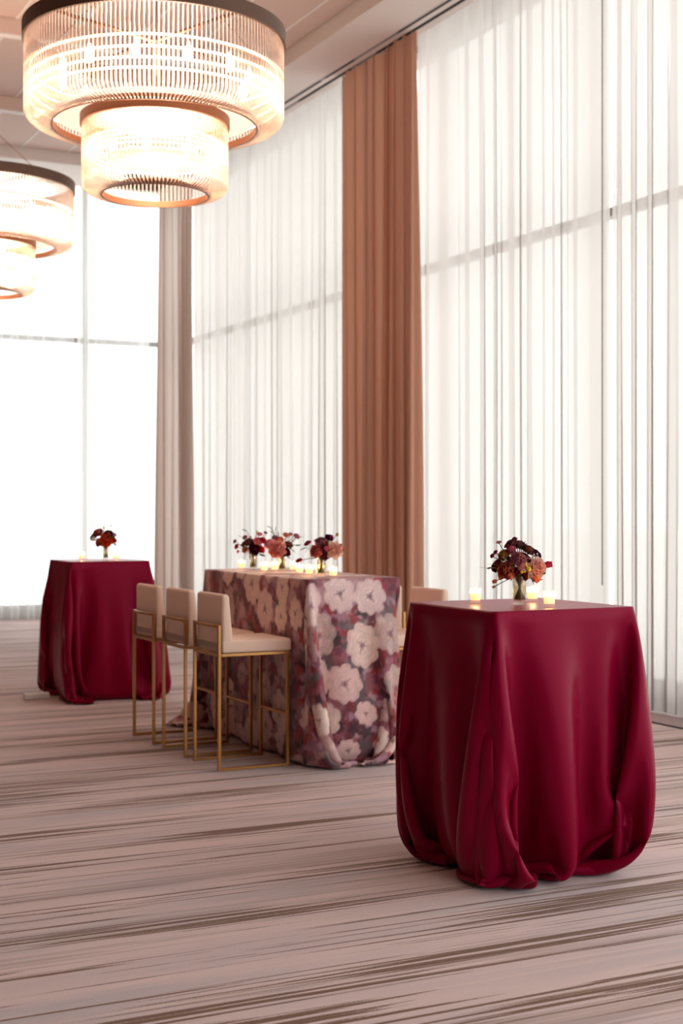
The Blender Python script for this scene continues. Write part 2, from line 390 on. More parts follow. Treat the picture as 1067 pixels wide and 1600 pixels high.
curtain('sheer_curtain', M['sheer_back'], (3.0, YC), (5.35, YC), (0, -1), .015, ZC, 13, .035, .3, 66, label='sheer white curtain panel on the far window wall, left of the window mullion', group=g_s)
curtain('sheer_curtain', M['sheer_back'], (5.40, YC), (6.45, YC), (0, -1), .015, ZC, 6, .04, .35, 67, label='sheer white curtain panel on the far window wall beside the taupe corner drape', group=g_s)

V, F = tube_vf([(6.47, 8.60, 5.83), (6.47, 8.60, 3.4), (6.47, 8.60, .9)], .0045, 8)
tag(mesh('curtain_wand', V, F, M['grey_metal']), 'thin dark draw wand hanging where two sheer panels meet, right of the near bouquet', 'curtain wand')

# ------------------------------------------------------------------ table cloths
def sim_cloth(x0, x1, y0, y1, H, drop, sp, seed, steps=1500, tuck=0.0, shape='round', clampf=None, bend=.25, noise=.012, flare=0.0):
    """drape a floor-length cloth over the edge of a table top: a grid of points held on the top, the rest falling
    under gravity with stretch, shear and bend constraints and a floor. Returns points, rest plan and mask."""
    r = np.random.default_rng(seed)
    cx, cy = (x0+x1)/2, (y0+y1)/2
    e = int(np.ceil(drop/sp)); kx, ky = int(round((x1-x0)/sp)), int(round((y1-y0)/sp))
    nx, ny = kx+1+2*e, ky+1+2*e
    gx = x0+(np.arange(nx)-e)*(x1-x0)/kx; gy = y0+(np.arange(ny)-e)*(y1-y0)/ky
    X, Y = np.meshgrid(gx, gy, indexing='ij')
    if shape == 'round':
        R = (x1-x0)/2+drop; mask = (X-cx)**2+(Y-cy)**2 <= R*R
    else:
        dx = np.maximum(np.maximum(x0-X, X-x1), 0); dy = np.maximum(np.maximum(y0-Y, Y-y1), 0); mask = dx*dx+dy*dy <= drop*drop
    ox = np.maximum(np.maximum(x0-X, X-x1), 0); oy = np.maximum(np.maximum(y0-Y, Y-y1), 0); out = np.sqrt(ox*ox+oy*oy)
    pin = out <= 1e-6
    P = np.stack([X, Y, np.full_like(X, H)], 2)
    # start as a steep tent, so it settles sooner
    a = .35
    qx = np.clip(X, x0, x1); qy = np.clip(Y, y0, y1)
    P[..., 0] = qx+(X-qx)*a; P[..., 1] = qy+(Y-qy)*a; P[..., 2] = H-out*np.sqrt(1-a*a)
    sm = r.normal(0, 1, (nx, ny, 3))
    for _ in range(6): sm = (sm+np.roll(sm, 1, 0)+np.roll(sm, -1, 0)+np.roll(sm, 1, 1)+np.roll(sm, -1, 1))/5
    sm /= sm.std(); P += sm*noise*np.minimum(out/.3, 1)[..., None]
    P[..., 2] = np.maximum(P[..., 2], .004)
    V = np.zeros_like(P); free = (~pin & mask)[..., None]*1.0
    w = (~pin & mask)*1.0
    groups = []
    def add(di, dj, L, k):
        for par in (0, 1):
            ax = 0 if di else 1
            n = P.shape[ax]
            if di and dj == 0:
                st = di*2
                for o in range(di):
                    s = par*di+o
                    A = (slice(s, nx-di, st), slice(None)); B = (slice(s+di, nx, st), slice(None)); groups.append((A, B, L, k))
            elif dj and di == 0:
                st = dj*2
                for o in range(dj):
                    s = par*dj+o
                    A = (slice(None), slice(s, ny-dj, st)); B = (slice(None), slice(s+dj, ny, st)); groups.append((A, B, L, k))
            else:
                A = (slice(par, nx-1, 2), slice(0, ny-1) if dj > 0 else slice(1, ny)); B = (slice(par+1, nx, 2), slice(1, ny) if dj > 0 else slice(0, ny-1)); groups.append((A, B, L, k))
    add(1, 0, sp, 1.); add(0, 1, sp, 1.); add(1, 1, sp*2**.5, .35); add(1, -1, sp*2**.5, .35)
    add(2, 0, 2*sp, bend); add(0, 2, 2*sp, bend)
    G = []
    for A, B, L, k in groups:
        n0 = min(P[A].shape[0], P[B].shape[0]); n1 = min(P[A].shape[1], P[B].shape[1])
        def cut(S):
            rng = [range(*S[0].indices(nx))[:n0], range(*S[1].indices(ny))[:n1]]
            return tuple(slice(q[0], q[-1]+1, q.step) for q in rng)
        A, B = cut(A), cut(B)
        wa, wb = w[A], w[B]; ok = mask[A] & mask[B]; s = wa+wb
        ka = np.where(ok & (s > 0), k*wa/np.maximum(s, 1), 0)[..., None]; kb = np.where(ok & (s > 0), k*wb/np.maximum(s, 1), 0)[..., None]
        # bend constraints only push apart
        G.append((A, B, L, ka, kb, L > 1.9*sp))
    dt = 1/240.
    OD = np.stack([X-qx, Y-qy], 2)/np.maximum(out, 1e-6)[..., None]*np.minimum(out/.5, 1)[..., None]
    edge = out > drop-.20
    for it in range(steps):
        damp = .985 if it < steps*.7 else .96
        V[..., 2] -= 9.8*dt; V *= damp
        if flare: V[..., :2] += flare*dt*OD
        Q = P.copy(); P = P+V*dt*free
        for A, B, L, ka, kb, bend_ in G:
            d = P[B]-P[A]; l = np.sqrt((d*d).sum(2, keepdims=True))+1e-9
            c = (l-L)/l
            if bend_: c = np.minimum(c, 0)
            P[A] += d*c*ka; P[B] -= d*c*kb
        if tuck > 0 and it > steps*.25:
            # the hem is pushed in towards the table's foot
            tx, ty = P[..., 0]-cx, P[..., 1]-cy; low = (P[..., 2] < .10) & edge & mask
            f = np.where(low, tuck*dt, 0); P[..., 0] -= tx*f; P[..., 1] -= ty*f
        if clampf is not None: clampf(P)
        # inside of the top: nothing may rise through it
        fl = P[..., 2] < .004
        P[..., 2] = np.maximum(P[..., 2], .004)
        V = (P-Q)/dt*free
        V[fl, 0] *= .6; V[fl, 1] *= .6
        np.clip(V, -4, 4, out=V)
    return P, X, Y, mask

HT = 1.0665
def grid_mesh(name, P, mask, m, rest=None, levels=2, rim=None):
    idx = -np.ones(mask.shape, int)
    cells = mask[:-1, :-1] & mask[1:, :-1] & mask[1:, 1:] & mask[:-1, 1:]
    use = np.zeros(mask.shape, bool); use[:-1, :-1] |= cells; use[1:, :-1] |= cells; use[1:, 1:] |= cells; use[:-1, 1:] |= cells
    idx[use] = np.arange(use.sum()); I, J = np.nonzero(cells)
    F = np.stack([idx[I, J], idx[I+1, J], idx[I+1, J+1], idx[I, J+1]], 1)
    o = mesh(name, P[use].tolist(), F.tolist(), m if m is not None else M['satin'])
    if rest is not None:
        at = o.data.attributes.new('rest', 'FLOAT_VECTOR', 'POINT'); at.data.foreach_set('vector', rest[use].astype(np.float32).ravel())
    if rim is not None:      # the table's rim shows as a crisp edge
        x0, x1, y0, y1 = rim; me = o.data; cr = me.attributes.new('crease_edge', 'FLOAT', 'EDGE')
        on = [abs(v.co.z-HT) < 1e-5 and (min(abs(v.co.x-x0), abs(v.co.x-x1)) < 1e-4 or min(abs(v.co.y-y0), abs(v.co.y-y1)) < 1e-4)
              and x0-1e-4 < v.co.x < x1+1e-4 and y0-1e-4 < v.co.y < y1+1e-4 for v in me.vertices]
        cr.data.foreach_set('value', [.62 if on[e.vertices[0]] and on[e.vertices[1]] else 0.0 for e in me.edges])
    md = o.modifiers.new('smooth', 'SUBSURF'); md.levels = md.render_levels = levels
    return o
HT = 1.0665
def near_bounds(P):          # the far sides of the cloth hang straight
    P[..., 1] = np.minimum(P[..., 1], 5.262); P[..., 0] = np.minimum(P[..., 0], 3.655)
P, X, Y, mk = sim_cloth(2.932, 3.598, 4.567, 5.233, HT, 1.22, .333/11, 21, steps=1300, tuck=.14, flare=1.3, clampf=near_bounds)
tag(grid_mesh('crimson_tablecloth', P, mk, M['satin'], rim=(2.932, 3.598, 4.567, 5.233)), 'large crimson satin tablecloth pooling on the carpet, nearest table, under the biggest bouquet', 'tablecloth')
def far_bounds(P):
    P[..., 0] = np.clip(P[..., 0], 2.915, 3.80); P[..., 1] = np.clip(P[..., 1], 10.36, 11.32)
P, X, Y, mk = sim_cloth(3.00, 3.63, 10.59, 11.22, HT, 1.17, .63/21, 12, steps=1200, tuck=.0, flare=1.0, clampf=far_bounds)
tag(grid_mesh('crimson_tablecloth', P, mk, M['satin'], rim=(3.00, 3.63, 10.59, 11.22)), 'smaller-looking crimson satin tablecloth at far left before the bright window wall', 'tablecloth')

# floral cloth of the long bar table: the stools press against both long sides
BX0, BX1, BY0, BY1 = 3.40, 4.00, 7.23, 8.83
def stools_press(P):
    y = P[..., 1]; x = P[..., 0]
    a_ = (y < 8.86) & (x < 3.388); x[a_] = 3.388
    y[y < 7.10] = 7.10
    for ya, yb in ((7.25, 7.72), (7.82, 8.28)):
        a_ = (y > ya) & (y < yb) & (x > 3.93) & (P[..., 2] < .76); x[a_] = 3.93
P, X, Y, mk = sim_cloth(BX0, BX1, BY0, BY1, HT, 1.075, .03, 5, steps=1200, tuck=.0, flare=.7, shape='rect', clampf=stools_press)
src = grid_mesh('floral_source', P, mk, None, rest=np.stack([X, Y, X*0], 2), rim=(BX0, BX1, BY0, BY1))
dg = bpy.context.evaluated_depsgraph_get(); fme = bpy.data.meshes.new_from_object(src.evaluated_get(dg))
bpy.data.objects.remove(src); fo = bpy.data.objects.new('floral_tablecloth', fme); COL.objects.link(fo)
tag(fo, 'floor-length tablecloth printed with pale peonies on burgundy and mauve, on the long bar table', 'tablecloth')
def paint_floral(me):
    r = np.random.default_rng(5); n = len(me.vertices)
    rest = np.empty(n*3, np.float32); me.attributes['rest'].data.foreach_get('vector', rest); rest = rest.reshape(n, 3).astype(float)
    U = rest[:, 0]-BX0+1.1; Vv = rest[:, 1]-BY0+1.1; WU, WV = 2.85, 3.85
    # value noise
    def vn(U, V, s, seed):
        rr = np.random.default_rng(seed); g = rr.random((97, 97)); x = U*s; y = V*s; xi = np.floor(x).astype(int); yi = np.floor(y).astype(int); fx = x-xi; fy = y-yi
        fx = fx*fx*(3-2*fx); fy = fy*fy*(3-2*fy)
        a = g[xi % 97, yi % 97]; b = g[(xi+1) % 97, yi % 97]; c = g[xi % 97, (yi+1) % 97]; d = g[(xi+1) % 97, (yi+1) % 97]
        return (a*(1-fx)+b*fx)*(1-fy)+(c*(1-fx)+d*fx)*fy
    def fb(s, seed): return .55*vn(U, Vv, s, seed)+.3*vn(U, Vv, s*2.1, seed+1)+.15*vn(U, Vv, s*4.3, seed+2)
    L3 = lambda c: np.array(lin(c)[:3])
    C = np.zeros((len(U), 3)); C[:] = L3((158, 88, 100))
    def over(mask, col): C[:] = C*(1-mask[:, None])+col*mask[:, None]
    over(smooth01(.45, .62, fb(9, 1)), L3((116, 36, 54)))
    over(smooth01(.5, .62, fb(11, 21)), L3((196, 150, 156)))
    over(smooth01(.55, .66, fb(8, 41))*.9, L3((92, 30, 46)))
    over(smooth01(.56, .66, fb(13, 61))*.85, L3((176, 130, 150)))
    over(smooth01(.60, .68, fb(15, 81))*.8, L3((96, 84, 88)))
    # red leaves and buds
    for k in range(1500):
        a, b = r.uniform(0, WU), r.uniform(0, WV); rad = r.uniform(.012, .034); an = r.uniform(0, PI); el = r.uniform(1, 2.2)
        dx = U-a; dy = Vv-b; sel = (abs(dx) < .09) & (abs(dy) < .09)
        if not sel.any(): continue
        x = (dx[sel]*math.cos(an)+dy[sel]*math.sin(an))/el; y = -dx[sel]*math.sin(an)+dy[sel]*math.cos(an)
        rr = np.sqrt(x*x+y*y)*(1+.25*np.sin(5*np.arctan2(y, x)+k)); mk = 1-smooth01(rad*.75, rad, rr)
        col = L3([(158, 40, 48), (132, 26, 40), (176, 70, 74), (120, 50, 80), (60, 30, 44)][int(r.integers(5))])
        C[sel] = C[sel]*(1-mk[:, None]*.9)+col*mk[:, None]*.9
    # peonies on a jittered lattice
    cell = .215; rows_ = int(WV/cell)+2; cols = int(WU/cell)+2
    cents = []
    for i in range(cols):
        for j in range(rows_):
            if r.random() < .20: continue
            cents.append(((i+.5+(.5 if j % 2 else 0))*cell+r.uniform(-.045, .045), (j-.2)*cell*.98+r.uniform(-.045, .045)))
    r.shuffle(cents)
    for n_, (a, b) in enumerate(cents):
        rad = r.uniform(.068, .125); dx = U-a; dy = Vv-b; sel = (abs(dx) < .14) & (abs(dy) < .14)
        if not sel.any(): continue
        x = dx[sel]; y = dy[sel]; rr = np.sqrt(x*x+y*y); an = np.arctan2(y, x); ph = r.uniform(0, 6.3)
        pale = [(250, 218, 206), (252, 228, 214), (240, 200, 194), (246, 216, 214)][int(r.integers(4))]
        cen = [(150, 60, 100), (120, 60, 80), (166, 96, 110)][int(r.integers(3))]
        lob = 1+.16*np.abs(np.sin(an*r.integers(7, 10)*.5+ph))-.10+.06*np.sin(an*2+ph)+.02*np.sin(an*13+ph*2)
        edge = rad*lob; mk = 1-smooth01(.93, 1.0, rr/edge)
        q = rr/edge
        col = np.tile(L3(pale), (len(q), 1))
        # overlapping petals: shaded arcs
        for lv, npet in ((.80, 6), (.56, 5), (.36, 4)):
            lob2 = lv*(1+.10*np.abs(np.sin(an*npet*.5+ph*1.7+lv*5)))
            band = np.exp(-((q-lob2)/.06)**2)*.34
            col = col*(1-band[:, None])+L3((204, 150, 150))*band[:, None]
            inn = np.clip((lob2-q)/.25, 0, 1)*np.exp(-np.clip(lob2-q, 0, 1)*6)*.4
            col = col*(1-inn[:, None])+L3((250, 232, 222))*inn[:, None]
        sh = np.clip(.5+.5*np.sin(an+ph), 0, 1)*.35*smooth01(.3, 1, q)
        col = col*(1-sh[:, None])+L3((206, 160, 172))*sh[:, None]
        cm = (1-smooth01(.10, .26, q*(1+.25*np.sin(an*3+ph)+.3*np.sin(an*7+ph*3))))*.75
        col = col*(1-cm[:, None])+L3(cen)*cm[:, None]
        cm = (1-smooth01(.02, .09, q*(1+.5*np.sin(an*2+ph))))*.6
        col = col*(1-cm[:, None])+L3((70, 36, 50))*cm[:, None]
        mk = mk*[1, 1, 1, .5][int(r.integers(4))]
        C[sel] = C[sel]*(1-mk[:, None])+col*mk[:, None]
    C *= (.86+.28*fb(40, 99))[:, None]
    return np.column_stack([C, np.ones(len(C))])
fcol = paint_floral(fme)
ca = fme.color_attributes.new('print', 'FLOAT_COLOR', 'POINT'); ca.data.foreach_set('color', fcol.ravel().astype(np.float32))
fm_ = bpy.data.materials.new('floral_print'); fm_.use_nodes = True; nt = fm_.node_tree; b = nt.nodes['Principled BSDF']
at = nt.nodes.new('ShaderNodeAttribute'); at.attribute_name = 'print'; nt.links.new(at.outputs['Color'], b.inputs['Base Color'])
b.inputs['Roughness'].default_value = .55; b.inputs['Sheen Weight'].default_value = .15
fme.materials.clear(); fme.materials.append(fm_)

# small white bundle on the carpet at the far table
V, F = [], []
wbm = bmesh.new()
for (a, b_, sx) in ((0, 0, .035), (.055, .01, .035), (.12, .02, .05)):
    box_bm(a-.03, a+sx, b_-.03, b_+.03, .001, .05, .012, 3, wbm)
wbo = bmobj('white_bundle', wbm, M['white_paper'], smooth=True); wbo.location = (2.735, 10.86, 0)
tag(wbo, 'small white bundle lying on the carpet at the hem of the far crimson tablecloth', 'bundle')

# ------------------------------------------------------------------ bar stools (origin at rear centre of the floor frame, facing +x)
def make_stool():
    t = empty('bar_stool', (0, 0, 0), cat='bar stool', group='peach bar stools at the floral bar table')
    W_ = .40; D_ = .435; s = .009; zf = .655
    for sy in (-1, 1):
        y = sy*(W_/2-s)
        box('leg', 0, 2*s, y-s, y+s, 0.0, .815, M['brass'], t, bev=.002)
        box('leg', D_-2*s, D_, y-s, y+s, 0.0, zf, M['brass'], t, bev=.002)
        box('floor_rail', 2*s, D_-2*s, y-s, y+s, 0.0, 2*s, M['brass'], t, bev=.002)
        box('seat_rail', 2*s, D_-2*s, y-s, y+s, zf-2*s, zf, M['brass'], t, bev=.002)
    box('seat_rail', 0, 2*s, -W_/2+2*s, W_/2-2*s, zf-2*s, zf, M['brass'], t, bev=.002)
    box('seat_rail', D_-2*s, D_, -W_/2+2*s, W_/2-2*s, zf-2*s, zf, M['brass'], t, bev=.002)
    box('footrest', D_-2*s, D_, -W_/2+2*s, W_/2-2*s, .285, .285+2*s, M['brass'], t, bev=.002)
    # back bar bows slightly behind the backrest
    pts = [(.009-.012*math.cos(k/8*PI-PI/2), -W_/2+.018+(W_-.036)*k/8, .806) for k in range(9)]
    V, F = tube_vf(pts, .0095, 8); mesh('back_bar', V, F, M['brass'], t)
    bm = box_bm(.022, D_+.012, -W_/2-.004, W_/2+.004, zf+.001, zf+.072, .016, 3)
    for v in bm.verts:
        if v.co.z > zf+.05: v.co.z += .008*math.cos((v.co.x-.22)/.22*PI/2)*max(0, math.cos(v.co.y/.2*PI/2))
    bmobj('seat', bm, M['upholstery'], t, smooth=True)
    bm = bmesh.new(); bmesh.ops.create_cube(bm, size=1)
    for v in bm.verts:
        topv = v.co.z > 0
        v.co = Vector(((.022 if v.co.x < 0 else (.068 if topv else .098)), v.co.y*(W_+.0 if topv else W_+.006), (.985 if topv else zf+.001)))
    bmesh.ops.subdivide_edges(bm, edges=[e for e in bm.edges if abs(e.verts[0].co.z-e.verts[1].co.z) > .1], cuts=2)
    bmesh.ops.bevel(bm, geom=[e for e in bm.edges if e.calc_face_angle(0) > .8], offset=.02, segments=4, profile=.5, affect='EDGES')
    bmobj('backrest', bm, M['upholstery'], t, smooth=True)
    return t
st0 = make_stool()
for i, (x, y, rz, lab) in enumerate([
    (2.925, 7.58, 0, 'peach bar stool with brass frame, nearest of the three left of the floral bar table'),
    (2.915, 8.09, 0, 'peach bar stool with brass frame, middle one of the three in a row'),
    (2.905, 8.63, 0, 'peach bar stool with brass frame, farthest of the three, before the far crimson table'),
    (4.38, 7.48, PI, 'pale peach bar stool on the window side, its back showing over the near crimson table'),
    (4.38, 8.05, PI, 'pale bar stool on the window side, only a sliver of its back showing')]):
    o = st0 if i == 0 else copy_tree(st0)
    o.location = (x, y, 0); o.rotation_euler = (0, 0, rz); o['label'] = lab

# ------------------------------------------------------------------ chandeliers
def make_chandelier():
    t = empty('chandelier', (0, 0, 0), cat='chandelier', group='two-tier glass rod chandeliers')
    def drum(R, ztop, zb, band, rho, drop, nrod, rr, ring_m, bulb_streaks):
        # band with a small lip
        V, F = lathe_vf([(R+.010, ztop), (R+.010, ztop+band), (R-.012, ztop+band), (R-.012, ztop), ], 96, True)
        mesh('top_ring', V, F, ring_m, t, smooth=False)
        # J shaped glass rods, all sharing one mesh
        path = [(R-.006, 0, ztop+.004)]+[(R-.006, 0, ztop+(zb-ztop)*k/3) for k in (1, 2, 3)]
        path += [(R-.006-rho*math.sin(a*PI/2/6)**1.0*1.0 if False else R-.006-rho*(1-math.cos(a*PI/2/6)), 0, zb-drop*math.sin(a*PI/2/6)) for a in range(1, 7)]
        V, F = tube_vf(path, rr, 6)
        me0 = mesh('glass_rod', V, F, M['rod'], t)
        for k in range(1, nrod):
            c = me0.copy(); COL.objects.link(c); c.parent = t; c.rotation_euler = (0, 0, 2*PI*k/nrod)
        # inner ring the rods end at
        ri = R-.006-rho
        V, F = lathe_vf([(ri, zb-drop-.006), (ri, zb-drop+.03), (ri-.008, zb-drop+.03), (ri-.008, zb-drop-.006)], 72, True)
        mesh('inner_ring', V, F, M['bronze_warm'], t, smooth=False)
        for z, rl in bulb_streaks:  # glowing rings stand in for bulb light streaked sideways by the rods
            V, F = lathe_vf([(rl, z-.006), (rl+.004, z), (rl, z+.006), (rl-.004, z)], 72, True)
            mesh('light_ring', V, F, M['led'], t)
        return ri
    ZT1, ZB1 = 4.165, 3.755
    ri = drum(.752, ZT1, ZB1, .085, .150, .065, 184, .0066, M['bronze'], [(4.00, .715), (3.935, .715), (3.875, .715), (3.82, .715)])
    # diffuser plate inside the upper drum
    V, F = lathe_vf([(.001, 3.745), (ri-.01, 3.745), (ri-.01, 3.755), (.001, 3.755)], 64, True)
    mesh('diffuser', V, F, M['diffuser'], t)
    ZT2, ZB2 = 3.690, 3.350
    ri2 = drum(.425, ZT2, ZB2, .055, .105, .055, 106, .0066, M['bronze_warm'], [(3.585, .385), (3.56, .385), (3.535, .385), (3.51, .385)])
    V, F = lathe_vf([(.001, 3.50), (ri2-.02, 3.50), (ri2-.02, 3.506), (.001, 3.506)], 48, True)
    mesh('diffuser', V, F, M['diffuser'], t)
    # spokes and stem
    for a in (.35, .35+PI/2):
        c, s_ = math.cos(a), math.sin(a)
        V, F = tube_vf([(-.75*c, -.75*s_, ZT1+.03), (.75*c, .75*s_, ZT1+.03)], .011, 8); mesh('strut', V, F, M['bronze_warm'], t)
    V, F = tube_vf([(0, 0, 3.76), (0, 0, 5.96)], .014, 10); mesh('stem', V, F, M['bronze'], t)
    for a in (0.2, .2+2*PI/3, .2+4*PI/3):
        V, F = tube_vf([(.01*math.cos(a), .01*math.sin(a), 4.75), (.74*math.cos(a), .74*math.sin(a), ZT1+.07)], .003, 6); mesh('cable', V, F, M['bronze'], t)
    V, F = lathe_vf([(.001, 5.985), (.09, 5.985), (.09, 5.955), (.02, 5.94), (.001, 5.94)], 32); mesh('ceiling_rose', V, F, M['bronze'], t)
    # bulbs
    V, F = lathe_vf([(.001, -.05), (.012, -.045), (.022, -.02), (.024, 0), (.018, .025), (.010, .04), (.008, .06), (.001, .06)], 12)
    bb = None
    for R_, n, z in ((.55, 12, 3.97), (.25, 6, 3.54)):
        for k in range(n):
            a = 2*PI*k/n
            if bb is None: bb = mesh('bulb', V, F, M['bulb'], t); c = bb
            else: c = bb.copy(); COL.objects.link(c); c.parent = t
            c.location = (R_*math.cos(a), R_*math.sin(a), z)
    # the bulbs' light
    for z, p, rad in ((3.98, CHAND_W, .35), (3.53, CHAND_W*.55, .18)):
        l = bpy.data.lights.new('bulb_light', 'POINT'); l.energy = p; l.color = (1, .78, .60); l.shadow_soft_size = rad
        lo = bpy.data.objects.new('bulb_light', l); COL.objects.link(lo); lo.parent = t; lo.location = (0, 0, z)
    return t
ch = make_chandelier(); ch.location = (2.742, 7.914, 0)
ch['label'] = 'large round two-tier chandelier of clear glass rods hanging nearest, top left'
ch2 = copy_tree(ch); ch2.location = (2.680, 12.13, 0)
ch2['label'] = 'two-tier glass rod chandelier hanging farther back, cut by the left edge'

# ------------------------------------------------------------------ candles
def make_candle():
    t = empty('votive_candle', (0, 0, 0), cat='candle')
    V, F = lathe_vf([(.001, .001), (.0205, .001), (.0225, .004), (.0225, .010), (.0262, .062), (.0262, .064), (.0248, .064), (.0232, .030), (.0215, .011), (.001, .010)], 28)
    mesh('glass_cup', V, F, M['clear_glass'], t)
    V, F = lathe_vf([(.001, .0115), (.0208, .0115), (.0226, .040), (.006, .037), (.001, .0365)], 24); mesh('wax', V, F, M['wax'], t)
    V, F = tube_vf([(0, 0, .036), (0, 0, .041)], .0009, 6); mesh('wick', V, F, M['black'], t)
    V, F = lathe_vf([(.0005, .037), (.0042, .041), (.0058, .047), (.0040, .055), (.0014, .063), (.0004, .067)], 14); mesh('flame', V, F, M['flame'], t)
    l = bpy.data.lights.new('flame_light', 'POINT'); l.energy = .55; l.color = (1, .60, .30); l.shadow_soft_size = .008
    lo = bpy.data.objects.new('flame_light', l); COL.objects.link(lo); lo.parent = t; lo.location = (0, 0, .05)
    return t
H = 1.0668
c0 = make_candle()
cg = {'n': 'lit candles on the near crimson table', 'b': 'lit candles on the floral bar table', 'f': 'lit candles on the far crimson table'}
for i, (x, y, g, lab) in enumerate([
    (3.144, 5.042, 'n', 'lit votive candle in clear glass left of the bouquet on the near crimson table'),
    (3.416, 5.024, 'n', 'lit votive candle just behind and right of the vase on the near crimson table'),
    (3.290, 4.720, 'n', 'lit votive candle on the near crimson table, nearest the front edge, right of the vase'),
    (3.609, 8.689, 'b', 'lit votive candle at the far left end of the floral bar table'),
    (3.580, 8.250, 'b', 'lit votive candle right of the leftmost vase on the floral bar table'),
    (3.675, 8.300, 'b', 'lit votive candle close left of the middle vase on the floral bar table'),
    (3.72, 8.34, 'b', 'lit votive candle half hidden behind the middle vase on the floral bar table'),
    (3.79, 8.26, 'b', 'lit votive candle peeking out right of the middle vase on the floral bar table'),
    (3.640, 7.85, 'b', 'lit votive candle under the drooping red flower on the floral bar table'),
    (3.625, 7.68, 'b', 'lit votive candle second from the drooping red flower, left of the right vase'),
    (3.72, 7.74, 'b', 'lit votive candle half hidden behind the right vase on the floral bar table'),
    (3.640, 7.387, 'b', 'lit votive candle at the near right end of the floral bar table'),
    (3.202, 11.00, 'f', 'lit votive candle left of the vase on the far crimson table'),
    (3.45, 10.90, 'f', 'lit votive candle right of the vase on the far crimson table')]):
    o = c0 if i == 0 else copy_tree(c0)
    o.location = (x, y, H); o['label'] = lab; o['group'] = cg[g]

# ------------------------------------------------------------------ flowers
def rgb_mat(cache={}):
    def f(rgb):
        k = tuple(rgb)
        if k not in cache:
            cache[k] = sheer_mat('petal_%02x%02x%02x' % k, tuple(min(255, int(v*min(1.3, 246/max(k))+10)) for v in k), 0, .30)
        return cache[k]
    return f
PM = rgb_mat()
def petal_vf(L, W_, cup, curl, nu=5, nv=5):
    """petal growing along +z from the origin, its face towards -x side, cupping inwards"""
    V = []; F = []
    for i in range(nv):
        v = i/(nv-1)
        wv = W_*math.sin(min(1, .12+v*1.0)*PI*.62)**.8*(1 if v < .8 else 1-.35*((v-.8)/.2)**2)
        for j in range(nu):
            u = j/(nu-1)*2-1
            x = -cup*(1-u*u)*0+cup*(u*u)*W_*-.9 + curl*L*v**3 + .35*W_*math.sin(v*PI)*cup
            V.append(Vector((x, u*wv*.5, L*v*(1-.10*u*u))))
    for i in range(nv-1):
        for j in range(nu-1): F.append((i*nu+j, i*nu+j+1, (i+1)*nu+j+1, (i+1)*nu+j))
    return V, F
def rose_vf(R, layers=5, open_=1.0, rnd=random):
    """rose head: rings of petals, tight in the middle and opening outwards; axis +z"""
    V = []; F = []; FM = []
    for k in range(layers):
        n = 3+k if k < 3 else 5+(k-3)
        f = (k+.5)/layers; tilt = (f**1.1)*1.25*open_; rad = R*.10+R*.32*f; L = R*(.95+.15*f); Wp = R*(.55+.75*f)
        for j in range(n):
            a = 2*PI*(j+.5*(k % 2))/n+rnd.uniform(-.2, .2)
            pv, pf = petal_vf(L*rnd.uniform(.9, 1.08), Wp*rnd.uniform(.9, 1.1), .45, .25*f)
            m_ = Matrix.Rotation(a, 4, 'Z') @ Matrix.Translation((rad, 0, -R*.25*f)) @ Matrix.Rotation(tilt*rnd.uniform(.88, 1.1)-.12, 4, 'Y')
            b_ = len(V); V += [m_ @ p for p in pv]; F += [tuple(i+b_ for i in q) for q in pf]; FM += [0 if k < layers-2 else 1]*len(pf)
    # bulb under the petals
    lv, lf = lathe_vf([(.001, -R*.35), (R*.22, -R*.28), (R*.34, 0), (R*.28, R*.35), (.001, R*.55)], 10)
    b_ = len(V); V += [Vector(p) for p in lv]; F += [tuple(i+b_ for i in q) for q in lf]; FM += [0]*len(lf)
    return V, F, FM
def tulip_vf(R):
    V = []; F = []
    for k in range(6):
        pv, pf = petal_vf(R*2.1, R*1.45, .9, -.12, 5, 6)
        m_ = Matrix.Rotation(2*PI*k/6, 4, 'Z') @ Matrix.Translation((R*.38+(.05*R if k % 2 else 0), 0, 0)) @ Matrix.Rotation(.16, 4, 'Y')
        b_ = len(V); V += [m_ @ p for p in pv]; F += [tuple(i+b_ for i in q) for q in pf]
    lv, lf = lathe_vf([(.001, -R*.1), (R*.55, R*.15), (R*.75, R*.8), (R*.45, R*1.7), (.001, R*1.75)], 10)
    b_ = len(V); V += [Vector(p) for p in lv]; F += [tuple(i+b_ for i in q) for q in lf]
    return V, F, [0]*len(F)
def daisy_vf(R, n=9):
    V = []; F = []; FM = []
    for k in range(n):
        pv, pf = petal_vf(R, R*.55, .1, .1, 3, 4)
        m_ = Matrix.Rotation(2*PI*k/n, 4, 'Z') @ Matrix.Translation((R*.12, 0, 0)) @ Matrix.Rotation(1.2, 4, 'Y')
        b_ = len(V); V += [m_ @ p for p in pv]; F += [tuple(i+b_ for i in q) for q in pf]; FM += [0]*len(pf)
    lv, lf = lathe_vf([(.001, -.2*R), (R*.25, 0), (R*.25, R*.2), (.001, R*.3)], 8)
    b_ = len(V); V += [Vector(p) for p in lv]; F += [tuple(i+b_ for i in q) for q in lf]; FM += [1]*len(lf)
    return V, F, FM
def berry_vf(R):
    lv, lf = lathe_vf([(.001, -R), (R*.7, -R*.7), (R, 0), (R*.7, R*.7), (.001, R)], 8); return [Vector(p) for p in lv], lf, [0]*len(lf)
def leaf_vf(L, W_):
    V = []; F = []
    for i in range(7):
        v = i/6; w_ = W_*math.sin(v*PI)**.8*.5+.0004
        for u in (-1, 0, 1): V.append(Vector((u*u*-.25*w_+.18*L*v*v, u*w_, L*v)))
    for i in range(6):
        for j in range(2): F.append((i*3+j, i*3+j+1, (i+1)*3+j+1, (i+1)*3+j))
    return V, F, [0]*len(F)
